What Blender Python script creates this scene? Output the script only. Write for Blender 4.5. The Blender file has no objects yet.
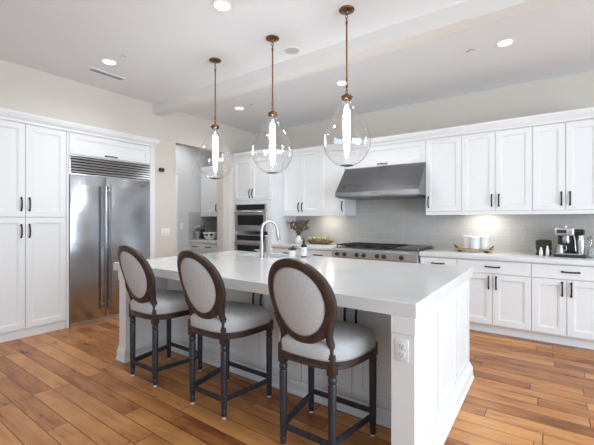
import bpy, bmesh, math, random
from mathutils import Vector, Matrix
C = bpy.context.scene.collection
sc = bpy.context.scene
R = math.radians
random.seed(7)

# ------------------------------------------------------------------ camera, world, exposure
cam = bpy.data.objects.new('camera', bpy.data.cameras.new('camera'))
C.objects.link(cam); sc.camera = cam
cam.location = (0, 0, 1.331)
cam.rotation_euler = (R(90), 0, 0.6173)
cam.data.sensor_width = 36
cam.data.lens = 352.106 / 594 * 36
cam.data.shift_y = -3.26 / 594
cam.data.clip_start = .05

w = bpy.data.worlds.new('World'); sc.world = w; w.use_nodes = True
wn = w.node_tree; bg = wn.nodes['Background']
bg.inputs[0].default_value = (.74, .87, 1, 1); bg.inputs[1].default_value = .5
sc.view_settings.view_transform = 'Standard'
sc.view_settings.look = 'None'
sc.view_settings.exposure = 0.07
sc.view_settings.gamma = 1
sc.view_settings.use_curve_mapping = False

def area(name, loc, rot, sx, sy, power, col=(1, 1, 1), shape='RECTANGLE', spread=180):
    l = bpy.data.lights.new(name, 'AREA'); l.shape = shape; l.size = sx
    if shape in ('RECTANGLE', 'ELLIPSE'): l.size_y = sy
    l.energy = power; l.color = col; l.spread = R(spread)
    o = bpy.data.objects.new(name, l); C.objects.link(o)
    o.location = loc; o.rotation_euler = rot
    return o
# daylight of the big windows in the right wall, and an added rear fill tilted up to lighten the ceiling
area('window_daylight', (3.5, 1.0, 1.4), (0, R(94), 0), 2.0, 4.4, 240, (.73, .87, 1))
area('rear_fill', (-1.2, -3.0, 1.6), (R(125), 0, 0), 6.0, 2.0, 30, (.73, .87, 1))

# ------------------------------------------------------------------ materials
def mat(name, col, rough=.5, metal=0, **kw):
    m = bpy.data.materials.new(name); m.use_nodes = True
    b = m.node_tree.nodes['Principled BSDF']
    b.inputs['Base Color'].default_value = (*col, 1)
    b.inputs['Roughness'].default_value = rough
    b.inputs['Metallic'].default_value = metal
    for k, v in kw.items(): b.inputs[k.replace('_', ' ')].default_value = v
    return m
def N(m, t, **kw):
    n = m.node_tree.nodes.new(t)
    for k, v in kw.items(): setattr(n, k, v)
    return n
def LK(m, a, b): m.node_tree.links.new(a, b)
def noisy(m, scale=(8, 8, 8), c0=None, c1=None, bump=0, detail=3, rough=None, nscale=1.0, dist=.01):
    """a noise that varies base colour between c0 and c1, bump and roughness"""
    b = m.node_tree.nodes['Principled BSDF']
    tc = N(m, 'ShaderNodeTexCoord'); mp = N(m, 'ShaderNodeMapping'); mp.inputs['Scale'].default_value = scale
    no = N(m, 'ShaderNodeTexNoise'); no.inputs['Scale'].default_value = nscale; no.inputs['Detail'].default_value = detail
    LK(m, tc.outputs['Object'], mp.inputs[0]); LK(m, mp.outputs[0], no.inputs['Vector'])
    if c0:
        cr = N(m, 'ShaderNodeValToRGB'); cr.color_ramp.elements[0].position = .3; cr.color_ramp.elements[1].position = .7
        cr.color_ramp.elements[0].color = (*c0, 1); cr.color_ramp.elements[1].color = (*c1, 1)
        LK(m, no.outputs[0], cr.inputs[0]); LK(m, cr.outputs[0], b.inputs['Base Color'])
    if bump:
        bp = N(m, 'ShaderNodeBump'); bp.inputs['Strength'].default_value = bump; bp.inputs['Distance'].default_value = dist
        LK(m, no.outputs[0], bp.inputs['Height']); LK(m, bp.outputs[0], b.inputs['Normal'])
    if rough:
        mr = N(m, 'ShaderNodeMapRange'); mr.inputs[3].default_value = rough[0]; mr.inputs[4].default_value = rough[1]
        LK(m, no.outputs[0], mr.inputs[0]); LK(m, mr.outputs[0], b.inputs['Roughness'])
    return m

M = {}
M['cab'] = noisy(mat('cabinet_paint', (.80, .80, .79), .42), (3, 3, 3), (.825, .83, .825), (.84, .845, .84))
M['wall'] = noisy(mat('wall_paint', (.74, .705, .66), .9), (60, 60, 60), (.68, .625, .56), (.69, .635, .57), bump=.05)
M['pwall'] = noisy(mat('pantry_wall_paint', (.60, .60, .60), .9), (60, 60, 60), (.595, .595, .60), (.61, .61, .61), bump=.05)
M['ceil'] = noisy(mat('ceiling_paint', (.86, .865, .87), .95), (50, 50, 50), (.795, .805, .815), (.805, .815, .825), bump=.05)
M['beam'] = noisy(mat('beam_paint', (.76, .735, .70), .9), (50, 50, 50), (.755, .73, .695), (.765, .74, .705), bump=.05)
M['quartz'] = noisy(mat('white_quartz', (.74, .74, .73), .13), (3, 3, 3), (.70, .70, .69), (.77, .77, .76), detail=8)
M['steel'] = noisy(mat('brushed_steel', (.62, .62, .63), .28, 1), (3, 3, 260), (.55, .55, .56), (.68, .68, .69), rough=(.22, .36))
M['steel_v'] = noisy(mat('fridge_steel', (.5, .5, .51), .24, 1), (.5, .5, 3.2), (.40, .415, .44), (.50, .515, .55), bump=.35, rough=(.2, .28), dist=.02)
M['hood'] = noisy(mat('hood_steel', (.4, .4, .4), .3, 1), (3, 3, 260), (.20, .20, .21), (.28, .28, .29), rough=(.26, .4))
M['dsteel'] = mat('dark_steel', (.16, .16, .165), .35, 1)
M['chrome'] = mat('chrome', (.50, .50, .51), .30, 1)
M['black'] = mat('black_metal', (.02, .019, .018), .4, .3)
M['iron'] = noisy(mat('cast_iron', (.02, .02, .02), .6), (90, 90, 90), (.015, .015, .015), (.03, .03, .03), bump=.2)
M['bglass'] = mat('black_glass', (.012, .012, .014), .06)
M['brass'] = noisy(mat('aged_brass', (.33, .20, .10), .36, 1), (40, 40, 40), (.17, .09, .045), (.28, .155, .08))
M['wood'] = noisy(mat('dark_stained_wood', (.05, .032, .026), .42), (30, 30, 5), (.030, .020, .017), (.062, .040, .032), bump=.15, detail=6)
M['legwood'] = noisy(mat('charcoal_stained_wood', (.035, .032, .034), .38), (40, 40, 6), (.017, .018, .024), (.042, .043, .054), bump=.15, detail=6)
M['linen'] = noisy(mat('grey_linen', (.47, .465, .46), .95), (160, 160, 220), (.48, .48, .48), (.62, .62, .62), bump=.35, detail=2)
M['pipe'] = mat('linen_piping', (.36, .35, .34), .9)
M['plastic'] = mat('white_plastic', (.82, .82, .81), .35)
M['blackp'] = mat('black_plastic', (.02, .02, .02), .4)
M['ceram'] = mat('white_ceramic', (.80, .79, .77), .25)
M['oak'] = noisy(mat('oak_wood', (.42, .27, .15), .5), (8, 60, 60), (.33, .20, .11), (.50, .33, .19))
M['dough'] = noisy(mat('carved_wood', (.22, .13, .07), .6), (10, 50, 50), (.16, .09, .05), (.30, .18, .10), bump=.3)
M['green'] = noisy(mat('pale_green_fruit', (.42, .43, .20), .55), (40, 40, 40), (.26, .27, .11), (.52, .47, .28))
M['leaf'] = noisy(mat('dark_leaf', (.05, .085, .045), .6), (60, 60, 60), (.03, .06, .03), (.08, .12, .06))
M['moss'] = noisy(mat('moss', (.045, .05, .025), .95), (120, 120, 120), (.02, .024, .012), (.09, .095, .05), bump=1)
M['petal'] = noisy(mat('dried_flower', (.13, .07, .065), .9), (80, 80, 80), (.08, .04, .04), (.24, .14, .12))
M['amber'] = mat('dark_amber_glass', (.035, .018, .014), .1)
M['label'] = mat('paper_label', (.80, .80, .78), .7)
M['ink'] = mat('dark_ink', (.05, .05, .05), .8)
M['dull'] = mat('vent_grey', (.62, .62, .62), .7)
M['trimw'] = mat('trim_white', (.82, .82, .81), .4)

def emis(name, col, s):
    m = bpy.data.materials.new(name); m.use_nodes = True
    b = m.node_tree.nodes['Principled BSDF']
    b.inputs['Base Color'].default_value = (*col, 1)
    b.inputs['Emission Color'].default_value = (*col, 1); b.inputs['Emission Strength'].default_value = s
    return m
M['led'] = emis('led_lens', (1, .97, .92), 9)
M['bulb'] = emis('glowing_bulb', (.97, .98, 1), 66)

def thin_glass(name, tint, edge, lo=.05):
    m = bpy.data.materials.new(name); m.use_nodes = True; nt = m.node_tree; nt.nodes.clear()
    out = N(m, 'ShaderNodeOutputMaterial'); tr = N(m, 'ShaderNodeBsdfTransparent'); gl = N(m, 'ShaderNodeBsdfGlossy')
    gl.inputs['Roughness'].default_value = .03; gl.inputs[0].default_value = (1, 1, 1, 1)
    mx = N(m, 'ShaderNodeMixShader'); lw = N(m, 'ShaderNodeLayerWeight'); lw.inputs[0].default_value = .5
    cr = N(m, 'ShaderNodeValToRGB'); cr.color_ramp.elements[0].color = (*tint, 1); cr.color_ramp.elements[1].color = (*edge, 1)
    cr.color_ramp.elements[0].position = .62; cr.color_ramp.elements[1].position = 1
    LK(m, lw.outputs['Facing'], cr.inputs[0]); LK(m, cr.outputs[0], tr.inputs[0])
    mr = N(m, 'ShaderNodeMath', operation='POWER'); mr.inputs[1].default_value = 4
    ma = N(m, 'ShaderNodeMath', operation='MULTIPLY_ADD'); ma.inputs[1].default_value = .55; ma.inputs[2].default_value = lo
    LK(m, lw.outputs['Facing'], mr.inputs[0]); LK(m, mr.outputs[0], ma.inputs[0]); LK(m, ma.outputs[0], mx.inputs[0])
    LK(m, tr.outputs[0], mx.inputs[1]); LK(m, gl.outputs[0], mx.inputs[2]); LK(m, mx.outputs[0], out.inputs[0])
    return m
M['glass'] = thin_glass('clear_blown_glass', (.97, .97, .97), (.74, .74, .73), .075)
M['pane'] = thin_glass('window_glass', (.95, .96, .96), (.8, .82, .82))

def floor_mat():
    m = mat('wood_planks', (.4, .22, .1), .3, Specular_IOR_Level=.3); b = m.node_tree.nodes['Principled BSDF']
    tc = N(m, 'ShaderNodeTexCoord'); sp = N(m, 'ShaderNodeSeparateXYZ'); LK(m, tc.outputs['Object'], sp.inputs[0])
    def mth(op, a, b_=None, c_=None):
        n = N(m, 'ShaderNodeMath', operation=op)
        for i, v in enumerate((a, b_, c_)):
            if v is None: continue
            if isinstance(v, (int, float)): n.inputs[i].default_value = v
            else: LK(m, v, n.inputs[i])
        return n.outputs[0]
    W, L = .127, 1.15
    yy = mth('DIVIDE', sp.outputs['Y'], W); row = mth('FLOOR', yy); fy = mth('FRACT', yy)
    wn1 = N(m, 'ShaderNodeTexWhiteNoise', noise_dimensions='1D'); LK(m, row, wn1.inputs['W'])
    ll = mth('MULTIPLY_ADD', wn1.outputs[0], 7.3, 0)
    xx = mth('ADD', mth('DIVIDE', sp.outputs['X'], L), ll); col = mth('FLOOR', xx); fx = mth('FRACT', xx)
    cb = N(m, 'ShaderNodeCombineXYZ'); LK(m, row, cb.inputs[0]); LK(m, col, cb.inputs[1])
    wn2 = N(m, 'ShaderNodeTexWhiteNoise', noise_dimensions='3D'); LK(m, cb.outputs[0], wn2.inputs['Vector'])
    # grain: noise stretched along the plank, shifted per plank
    off = N(m, 'ShaderNodeVectorMath', operation='SCALE'); LK(m, wn2.outputs['Color'], off.inputs[0]); off.inputs['Scale'].default_value = 30
    ad = N(m, 'ShaderNodeVectorMath', operation='ADD'); LK(m, tc.outputs['Object'], ad.inputs[0]); LK(m, off.outputs[0], ad.inputs[1])
    mp = N(m, 'ShaderNodeMapping'); mp.inputs['Scale'].default_value = (2.2, 14, 1); LK(m, ad.outputs[0], mp.inputs[0])
    g = N(m, 'ShaderNodeTexNoise'); g.inputs['Scale'].default_value = 1; g.inputs['Detail'].default_value = 7; g.inputs['Roughness'].default_value = .62; g.inputs['Distortion'].default_value = .8
    LK(m, mp.outputs[0], g.inputs['Vector'])
    mp2 = N(m, 'ShaderNodeMapping'); mp2.inputs['Scale'].default_value = (2.5, 6, 1); LK(m, ad.outputs[0], mp2.inputs[0])
    g2 = N(m, 'ShaderNodeTexNoise'); g2.inputs['Scale'].default_value = 1; g2.inputs['Detail'].default_value = 3; LK(m, mp2.outputs[0], g2.inputs['Vector'])
    v = mth('ADD', mth('MULTIPLY', wn2.outputs['Value'], .30), mth('ADD', mth('MULTIPLY', g.outputs[0], .56), mth('MULTIPLY', g2.outputs[0], .45)))
    cr = N(m, 'ShaderNodeValToRGB'); e = cr.color_ramp.elements
    e[0].position = .30; e[0].color = (.105, .027, .008, 1); e[1].position = .85; e[1].color = (.68, .32, .11, 1)
    n = e.new(.47); n.color = (.26, .086, .025, 1); n = e.new(.63); n.color = (.47, .19, .060, 1)
    LK(m, v, cr.inputs[0])
    # joints
    ey = mth('MINIMUM', fy, mth('SUBTRACT', 1, fy)); ex = mth('MINIMUM', fx, mth('SUBTRACT', 1, fx))
    jy = mth('LESS_THAN', ey, .024); jx = mth('LESS_THAN', ex, .003); j = mth('MAXIMUM', jy, jx)
    mx = N(m, 'ShaderNodeMixRGB'); LK(m, mth('MULTIPLY', j, .8), mx.inputs[0]); LK(m, cr.outputs[0], mx.inputs[1]); mx.inputs[2].default_value = (.06, .028, .014, 1)
    LK(m, mx.outputs[0], b.inputs['Base Color'])
    bp = N(m, 'ShaderNodeBump'); bp.inputs['Strength'].default_value = .35; bp.inputs['Distance'].default_value = .004
    LK(m, mth('SUBTRACT', mth('MULTIPLY', g2.outputs[0], .8), j), bp.inputs['Height']); LK(m, bp.outputs[0], b.inputs['Normal'])
    LK(m, mth('MULTIPLY_ADD', g.outputs[0], .2, .2), b.inputs['Roughness'])
    return m
M['floor'] = floor_mat()

def tile_mat():
    m = mat('subway_tile', (.5, .49, .47), .2); b = m.node_tree.nodes['Principled BSDF']
    tc = N(m, 'ShaderNodeTexCoord'); br = N(m, 'ShaderNodeTexBrick')
    sp = N(m, 'ShaderNodeSeparateXYZ'); LK(m, tc.outputs['Object'], sp.inputs[0])
    su = N(m, 'ShaderNodeMath', operation='ADD'); LK(m, sp.outputs['X'], su.inputs[0]); LK(m, sp.outputs['Y'], su.inputs[1])
    cb = N(m, 'ShaderNodeCombineXYZ'); LK(m, su.outputs[0], cb.inputs[0]); LK(m, sp.outputs['Z'], cb.inputs[1])
    LK(m, cb.outputs[0], br.inputs['Vector'])
    br.inputs['Color1'].default_value = (.445, .43, .405, 1); br.inputs['Color2'].default_value = (.48, .465, .44, 1)
    br.inputs['Mortar'].default_value = (.58, .565, .54, 1); br.inputs['Scale'].default_value = 1
    br.inputs['Mortar Size'].default_value = .0022; br.inputs['Brick Width'].default_value = .305; br.inputs['Row Height'].default_value = .1017
    br.inputs['Mortar Smooth'].default_value = .1; br.offset = .5
    LK(m, br.outputs['Color'], b.inputs['Base Color'])
    bp = N(m, 'ShaderNodeBump'); bp.invert = True; bp.inputs['Strength'].default_value = .3; bp.inputs['Distance'].default_value = .002
    LK(m, br.outputs['Fac'], bp.inputs['Height']); LK(m, bp.outputs[0], b.inputs['Normal'])
    return m
M['tile'] = tile_mat()

# ------------------------------------------------------------------ helpers
class MB:
    """collects shapes; build() links them as ONE mesh object"""
    def __init__(s): s.bm = bmesh.new()
    def box(s, x0, x1, y0, y1, z0, z1, bev=0, seg=2, mt=None):
        r = bmesh.ops.create_cube(s.bm, size=1); vs = r['verts']
        for v in vs:
            v.co = Vector((x0 + (v.co.x + .5) * (x1 - x0), y0 + (v.co.y + .5) * (y1 - y0), z0 + (v.co.z + .5) * (z1 - z0)))
            if mt: v.co = mt @ v.co
        if bev:
            es = list({e for v in vs for e in v.link_edges})
            bmesh.ops.bevel(s.bm, geom=es, offset=bev, segments=seg, profile=.5, affect='EDGES')
        return s
    def ring(s, pts): return [s.bm.verts.new(p) for p in pts]
    def loft(s, rings, closed=True, cap=True):
        rs = [s.ring(r) for r in rings]; n = len(rs[0])
        for a, b in zip(rs, rs[1:]):
            for i in range(n if closed else n - 1):
                s.bm.faces.new((a[i], a[(i + 1) % n], b[(i + 1) % n], b[i]))
        if cap:
            s.bm.faces.new(rs[0][::-1]); s.bm.faces.new(rs[-1])
        return s
    def tube(s, pts, r, n=12, cap=True, flat=1.0):
        pts = [Vector(p) for p in pts]; rr = r if isinstance(r, (list, tuple)) else [r] * len(pts)
        rings = []; up = None
        for i, p in enumerate(pts):
            t = (pts[min(i + 1, len(pts) - 1)] - pts[max(i - 1, 0)]).normalized()
            if up is None:
                up = Vector((0, 0, 1)) if abs(t.z) < .9 else Vector((1, 0, 0))
            a = t.cross(up).normalized(); b = a.cross(t).normalized(); up = b
            rings.append([p + a * rr[i] * math.cos(2 * math.pi * k / n) + b * rr[i] * flat * math.sin(2 * math.pi * k / n) for k in range(n)])
        return s.loft(rings, cap=cap)
    def lathe(s, prof, c=(0, 0, 0), n=32, mt=None, cap=True):
        rings = []
        for r, z in prof:
            ps = [Vector((c[0] + r * math.cos(2 * math.pi * k / n), c[1] + r * math.sin(2 * math.pi * k / n), c[2] + z)) for k in range(n)]
            if mt: ps = [mt @ p for p in ps]
            rings.append(ps)
        return s.loft(rings, cap=cap)
    def prism(s, poly, axis, a, b):
        """poly of 2D points extruded along an axis (x: (y,z); y: (x,z); z: (x,y))"""
        f = {'x': lambda q, t: (t, q[0], q[1]), 'y': lambda q, t: (q[0], t, q[1]), 'z': lambda q, t: (q[0], q[1], t)}[axis]
        return s.loft([[f(q, a) for q in poly], [f(q, b) for q in poly]])
    def ball(s, c, r, sc_=(1, 1, 1), sub=2):
        v = bmesh.ops.create_icosphere(s.bm, subdivisions=sub, radius=r)['verts']
        for q in v: q.co = Vector((c[0] + q.co.x * sc_[0], c[1] + q.co.y * sc_[1], c[2] + q.co.z * sc_[2]))
        return s
    def build(s, name, m, parent=None, loc=None, smooth=True, rot=None):
        bmesh.ops.recalc_face_normals(s.bm, faces=s.bm.faces)
        me = bpy.data.meshes.new(name); s.bm.to_mesh(me); s.bm.free()
        me.materials.append(M[m] if isinstance(m, str) else m)
        if smooth:
            for p in me.polygons: p.use_smooth = True
            me.set_sharp_from_angle(angle=R(32))
        o = bpy.data.objects.new(name, me); C.objects.link(o)
        if parent: o.parent = parent
        if loc: o.location = loc
        if rot: o.rotation_euler = rot
        return o
def tag(o, label, cat, group=None):
    o['label'] = label; o['category'] = cat
    if group: o['group'] = group
    return o
def thing(name, label, cat, loc=(0, 0, 0), rz=0, group=None):
    o = bpy.data.objects.new(name, None); C.objects.link(o); o.empty_display_size = .1
    o.location = loc; o.rotation_euler = (0, 0, rz)
    return tag(o, label, cat, group)
def struct(mb, name, m, smooth=False):
    o = mb.build(name, m, smooth=smooth); o['kind'] = 'structure'; return o
def dup(root, loc, rz=None, label=None):
    def cp(o, par):
        c = o.copy(); C.objects.link(c); c.parent = par
        for ch in kids.get(o, []): cp(ch, c)
        return c
    kids = {}
    for o in C.objects:
        if o.parent: kids.setdefault(o.parent, []).append(o)
    r = cp(root, None); r.location = loc
    if rz is not None: r.rotation_euler.z = rz
    if label: r['label'] = label
    return r

# ------------------------------------------------------------------ the room
XW, YW, HC = -4.79, 5.294, 3.05
struct(MB().box(-6.2, 3.9, -3.4, 5.5, -.1, 0), 'floor', 'floor')
struct(MB().box(-6.2, 3.9, -3.4, 5.5, HC, HC + .1), 'ceiling', 'ceil')
struct(MB().box(-6.2, 3.9, YW, YW + .12, 0, HC), 'wall_back', 'wall')
b = MB()
b.box(XW - .16, XW, -3.4, 1.03, 0, HC); b.box(XW - .16, XW, 1.03, 3.06, 2.46, HC)
b.box(XW - .16, XW, 3.06, 3.43, 0, HC); b.box(XW - .16, XW, 3.43, 4.437, 2.545, HC); b.box(XW - .16, XW, 4.437, YW, 0, HC)
struct(b, 'wall_left', 'wall')
struct(MB().box(-6.1, -5.96, 3.1, YW, 0, HC), 'wall_pantry_left', 'pwall')
struct(MB().box(-5.96, XW - .16, 3.1, 3.2, 0, HC), 'wall_pantry_front', 'pwall')
# right wall with two tall windows
b = MB(); X0 = 3.6
b.box(X0, X0 + .15, -3.4, -1.2, 0, HC); b.box(X0, X0 + .15, .85, 1.15, 0, HC); b.box(X0, X0 + .15, 3.2, YW, 0, HC)
for y0, y1 in ((-1.2, .85), (1.15, 3.2)):
    b.box(X0, X0 + .15, y0, y1, 2.45, HC); b.box(X0, X0 + .15, y0, y1, 0, .45)
struct(b, 'wall_right', 'wall')
for i, (y0, y1) in enumerate(((-1.2, .85), (1.15, 3.2))):
    b = MB()
    b.box(X0 + .03, X0 + .1, y0, y0 + .06, .45, 2.45).box(X0 + .03, X0 + .1, y1 - .06, y1, .45, 2.45)
    b.box(X0 + .03, X0 + .1, y0, y1, .45, .51).box(X0 + .03, X0 + .1, y0, y1, 2.39, 2.45).box(X0 + .03, X0 + .1, (y0 + y1) / 2 - .03, (y0 + y1) / 2 + .03, .45, 2.45)
    f = struct(b, 'window_%d' % (i + 1), 'trimw')
    MB().box(X0 + .06, X0 + .066, y0 + .05, y1 - .05, .5, 2.4).build('window_pane', 'pane', f, smooth=False)
# dropped beam across the ceiling
struct(MB().box(XW, X0, 3.03, 3.19, 2.90, HC), 'trim_1', 'beam')
# backsplash tile, back wall and pantry
struct(MB().box(-3.77, 1.1, YW - .012, YW, .914, 1.70), 'trim_2', 'tile')
struct(MB().box(-5.95, -4.95, YW - .012, YW, .914, 1.47).box(-5.96, -5.948, 4.578, YW - .012, .914, 1.47), 'trim_3', 'tile')
# baseboards
def base(name, x0, x1, y0, y1):
    struct(MB().box(x0, x1, y0, y1, 0, .13, .004, 1), name, 'trimw')
base('baseboard_left', XW, XW + .015, 3.06, 3.43)
base('baseboard_pantry', -5.96, -5.945, 3.2, 4.55)
# door casing on the pantry's side wall
struct(MB().box(-5.96, -5.935, 4.20, 4.30, 0, 2.2).box(-5.96, -5.935, 3.35, 4.20, 2.1, 2.2), 'trim_4', 'trimw')

# ------------------------------------------------------------------ cabinet kit (front faces local -Y, width along +X)
def door_bm(w, h, t=.02, st=.058, rc=.012, flat=False):
    mb = MB(); e = .0015
    def rect(x, z, y): return [(x, y, z), (w - x, y, z), (w - x, y, h - z), (x, y, h - z)]
    rings = [rect(0, 0, t), rect(0, 0, e), rect(e, e, 0)]
    if not flat:
        rings += [rect(st, st, 0), rect(st + .004, st + .004, .003), rect(st + .012, st + .012, .004), rect(st + .016, st + .016, rc)]
    mb.loft(rings); return mb
def handle_bm(L=.135):
    mb = MB(); h = L / 2
    mb.tube([(0, -.001, -h), (0, -.012, -h + .004), (0, -.022, -h * .6), (0, -.026, 0), (0, -.022, h * .6), (0, -.012, h - .004), (0, -.001, h)],
            [.0100, .0085, .0068, .0084, .0068, .0085, .0100], 10)
    mb.ball((0, -.005, -h), .0115, (1, .7, 1.3), 1).ball((0, -.005, h), .0115, (1, .7, 1.3), 1)
    mb.ball((0, -.0235, h * .55), .0100, (1, 1, 1), 1).ball((0, -.0235, -h * .55), .0100, (1, 1, 1), 1)
    return mb
def fit_door(par, x0, x1, z0, z1, y=0, hx=None, hz=None, horiz=False, kind='door', st=.058, hl=.135, flat=False):
    g = .0024
    d = door_bm(x1 - x0 - 2 * g, z1 - z0 - 2 * g, st=st, flat=flat).build(kind, 'cab', par, (x0 + g, y, z0 + g))
    if hx is not None:
        o = handle_bm(hl).build('handle', 'black', d, (hx - x0 - g, 0, hz - z0 - g))
        o['label'] = 'black bow handle'
        if horiz: o.rotation_euler = (0, R(90), 0)
    return d

# ---- left wall: tall pantry cabinet, panels, fridge cabinet
XF = -4.77
t = thing('tall_cabinet', 'tall white four-door shaker cabinet to the left of the steel refrigerator', 'cabinet', (XF, 1.045, 0), R(90))
W = .825
MB().box(0, W, .022, .62, .10, 2.43).build('body', 'cab', t, smooth=False)
MB().box(0, W, .03, .60, 0, .10).build('toe_kick', 'cab', t, smooth=False)
for z0, z1, hz in ((.105, 1.352, 1.20), (1.355, 2.40, 1.50)):
    fit_door(t, 0, W / 2, z0, z1, hx=W / 2 - .038, hz=hz)
    fit_door(t, W / 2, W, z0, z1, hx=W / 2 + .038, hz=hz)
t = thing('refrigerator_surround', 'white cabinet with one wide lift-up panel above the steel refrigerator', 'cabinet', (XF, 1.872, 0), R(90))
MB().box(0, .026, 0, .66, 0, 2.43, .002, 1).build('side_panel', 'cab', t, smooth=False)
MB().box(1.108, 1.185, 0, .66, 0, 2.43, .002, 1).build('side_panel', 'cab', t, smooth=False)
MB().box(.027, 1.107, .022, .64, 2.135, 2.43).build('body', 'cab', t, smooth=False)
fit_door(t, .027, 1.107, 2.14, 2.40, hx=.54, hz=2.165, horiz=True, hl=.15)

def crown_prof():  # (outwards, z) of the crown
    return [(0, 2.405), (.012, 2.405), (.014, 2.432), (.022, 2.44), (.040, 2.462), (.052, 2.488), (.056, 2.492), (.056, 2.512), (0, 2.512)]
def crown(name, path, nrm):
    """path: list of xy corners on the face line; nrm: outwards direction (mitred) at each"""
    mb = MB(); P = crown_prof()
    mb.loft([[(p[0] + n[0] * o, p[1] + n[1] * o, z) for o, z in P] for p, n in zip(path, nrm)])
    return struct(mb, name, 'cab')
crown('trim_5', [(XF, 1.045), (XF, 3.057), (XW + .001, 3.057)], [(1, 0), (1, 1), (0, 1)])
# plain frieze above the tower and wall cabinets is covered by the crown
crown('trim_6', [(XW + .001, 4.578), (-3.774, 4.578), (-3.774, 4.878), (.475, 4.878), (.475, YW - .001)], [(0, -1), (1, -1), (1, -1), (1, -1), (1, 0)])

# ---- refrigerator
t = thing('refrigerator', 'built-in stainless steel double-door refrigerator with top grille', 'refrigerator', (XF, 1.901, 0), R(90))
FW = 1.075
MB().box(0, FW, .03, .66, .02, 2.13).build('body', 'dsteel', t, smooth=False)
for x0, x1 in ((.003, .432), (.436, FW - .003)):
    d = MB().box(x0, x1, -.012, .03, .045, 1.885, .006, 3).build('door', 'steel_v', t)
    hx = x1 - .035 if x0 < .1 else x0 + .035
    MB().tube([(hx, -.07, .14), (hx, -.07, 1.78)], .013, 16).build('handle', 'hood', d)
    for z in (.22, .96, 1.70): MB().tube([(hx, -.012, z), (hx, -.07, z)], .008, 10).build('handle_mount', 'chrome', d)
MB().box(FW - .16, FW - .09, -.0135, -.011, 1.80, 1.815).build('badge', 'dsteel', t, smooth=False)
g = MB().box(0, .012, -.01, .03, 1.89, 2.13).box(FW - .012, FW, -.01, .03, 1.89, 2.13).box(0, FW, -.01, .03, 2.118, 2.13).box(0, FW, -.01, .03, 1.888, 1.90)
for k in range(6):
    z = 1.916 + k * .0345
    g.prism([(-.012, z), (-.006, z + .014), (.012, z + .022), (.012, z + .016), (.0, z - .003)], 'x', .012, FW - .012)
g.build('grille', 'steel', t, smooth=False)
MB().box(.012, FW - .012, .013, .03, 1.90, 2.118).build('grille_backing', 'black', t, smooth=False)
MB().box(.01, FW - .01, .004, .04, .002, .042).build('kick_plate', 'steel', t, smooth=False)

# ---- oven tower
t = thing('oven_cabinet', 'tall white cabinet housing the two built-in ovens', 'cabinet', (-4.70, 4.578, 0))
W = .926
b = MB().box(0, W, .022, .70, 1.64, 2.43).box(0, W, .022, .70, 0.02, .34).box(0, .085, .0, .70, .34, 1.64).box(W - .085, W, .0, .70, .34, 1.64)
b.box(0, .085, 0, .03, 0, .34).box(.085, W - .085, 0, .70, 1.60, 1.64).box(-.088, 0, 0, .03, 0, 2.43).box(.085, W - .085, .6, .7, .34, 1.6)
b.build('body', 'cab', t, smooth=False)
fit_door(t, .035, W / 2, 1.665, 2.40, hx=W / 2 - .035, hz=1.78)
fit_door(t, W / 2, W - .03, 1.665, 2.40, hx=W / 2 + .035, hz=1.78)
fit_door(t, .035, W - .03, .08, .33, kind='drawer', hx=W / 2, hz=.25, horiz=True)
def oven(name, label, z0, z1, disp, hz_, g0, g1):
    o = thing(name, label, 'oven', (-4.614, 4.578, 0))
    w = .754
    MB().box(.01, w - .01, .0, .56, z0 + .01, z1 - .005).build('body', 'dsteel', o, smooth=False)
    MB().box(0, w, -.022, 0, disp - .008, z1, .003, 1).build('control_panel', 'steel', o)
    MB().box(.05, w - .05, -.0235, -.02, disp + .004, z1 - .016).build('display', 'bglass', o, smooth=False)
    d = MB().box(0, w, -.028, 0, z0, disp - .012, .003, 1).build('door', 'steel', o)
    MB().box(.07, w - .07, -.0295, -.025, g0, g1, .001, 1).build('door_window', 'bglass', d, smooth=False)
    MB().tube([(.03, -.075, hz_), (w - .03, -.075, hz_)], .013, 14).build('handle', 'chrome', d)
    for xx in (.06, w - .06): MB().tube([(xx, -.028, hz_), (xx, -.075, hz_)], .008, 8).build('handle_mount', 'chrome', d)
oven('microwave_oven', 'upper built-in stainless oven with black glass, at eye level', 1.125, 1.600, 1.49, 1.452, 1.225, 1.405)
oven('wall_oven', 'lower built-in stainless oven just below the microwave oven', .36, 1.062, .955, .915, .50, .875)

# ---- wall cabinets (uppers)
YU = 4.878
def upper(label, x0, x1, doors, z0=1.388, rail=True):
    t = thing('wall_cabinet', label, 'cabinet', (x0, YU, 0)); W = x1 - x0
    zb = z0 + (.045 if rail else 0)
    MB().box(0.0005, W - .0005, .022, YW - YU - .013, zb, 2.43).build('body', 'cab', t, smooth=False)
    if rail: MB().box(0.0005, W - .0005, -.004, .02, z0, zb - .002, .003, 1).box(.0005, .018, .02, YW - YU - .013, z0, zb).box(W - .018, W - .0005, .02, YW - YU - .013, z0, zb).build('light_rail', 'cab', t, smooth=False)
    for a, c, hx, hz, hor in doors:
        fit_door(t, a - x0, c - x0, zb, 2.40, hx=hx - x0, hz=hz, horiz=hor)
    return t
upper('white double-door wall cabinet between the oven cabinet and the range hood side', -3.774, -3.007, [(-3.774, -3.39, -3.428, 1.535, 0), (-3.39, -3.007, -3.352, 1.535, 0)])
upper('white single-door wall cabinet immediately left of the range hood', -3.007, -2.56, [(-3.007, -2.56, -2.60, 1.535, 0)])
upper('short wide white wall cabinet directly above the range hood', -2.56, -1.335, [(-2.56, -1.335, -1.945, 2.135, 1)], z0=2.105, rail=False)
upper('white single-door wall cabinet immediately right of the range hood', -1.335, -.889, [(-1.335, -.889, -1.297, 1.56, 0)])
upper('white double-door wall cabinet above the wooden tray with canisters', -.889, -.137, [(-.889, -.512, -.55, 1.56, 0), (-.512, -.137, -.474, 1.56, 0)])
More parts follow.
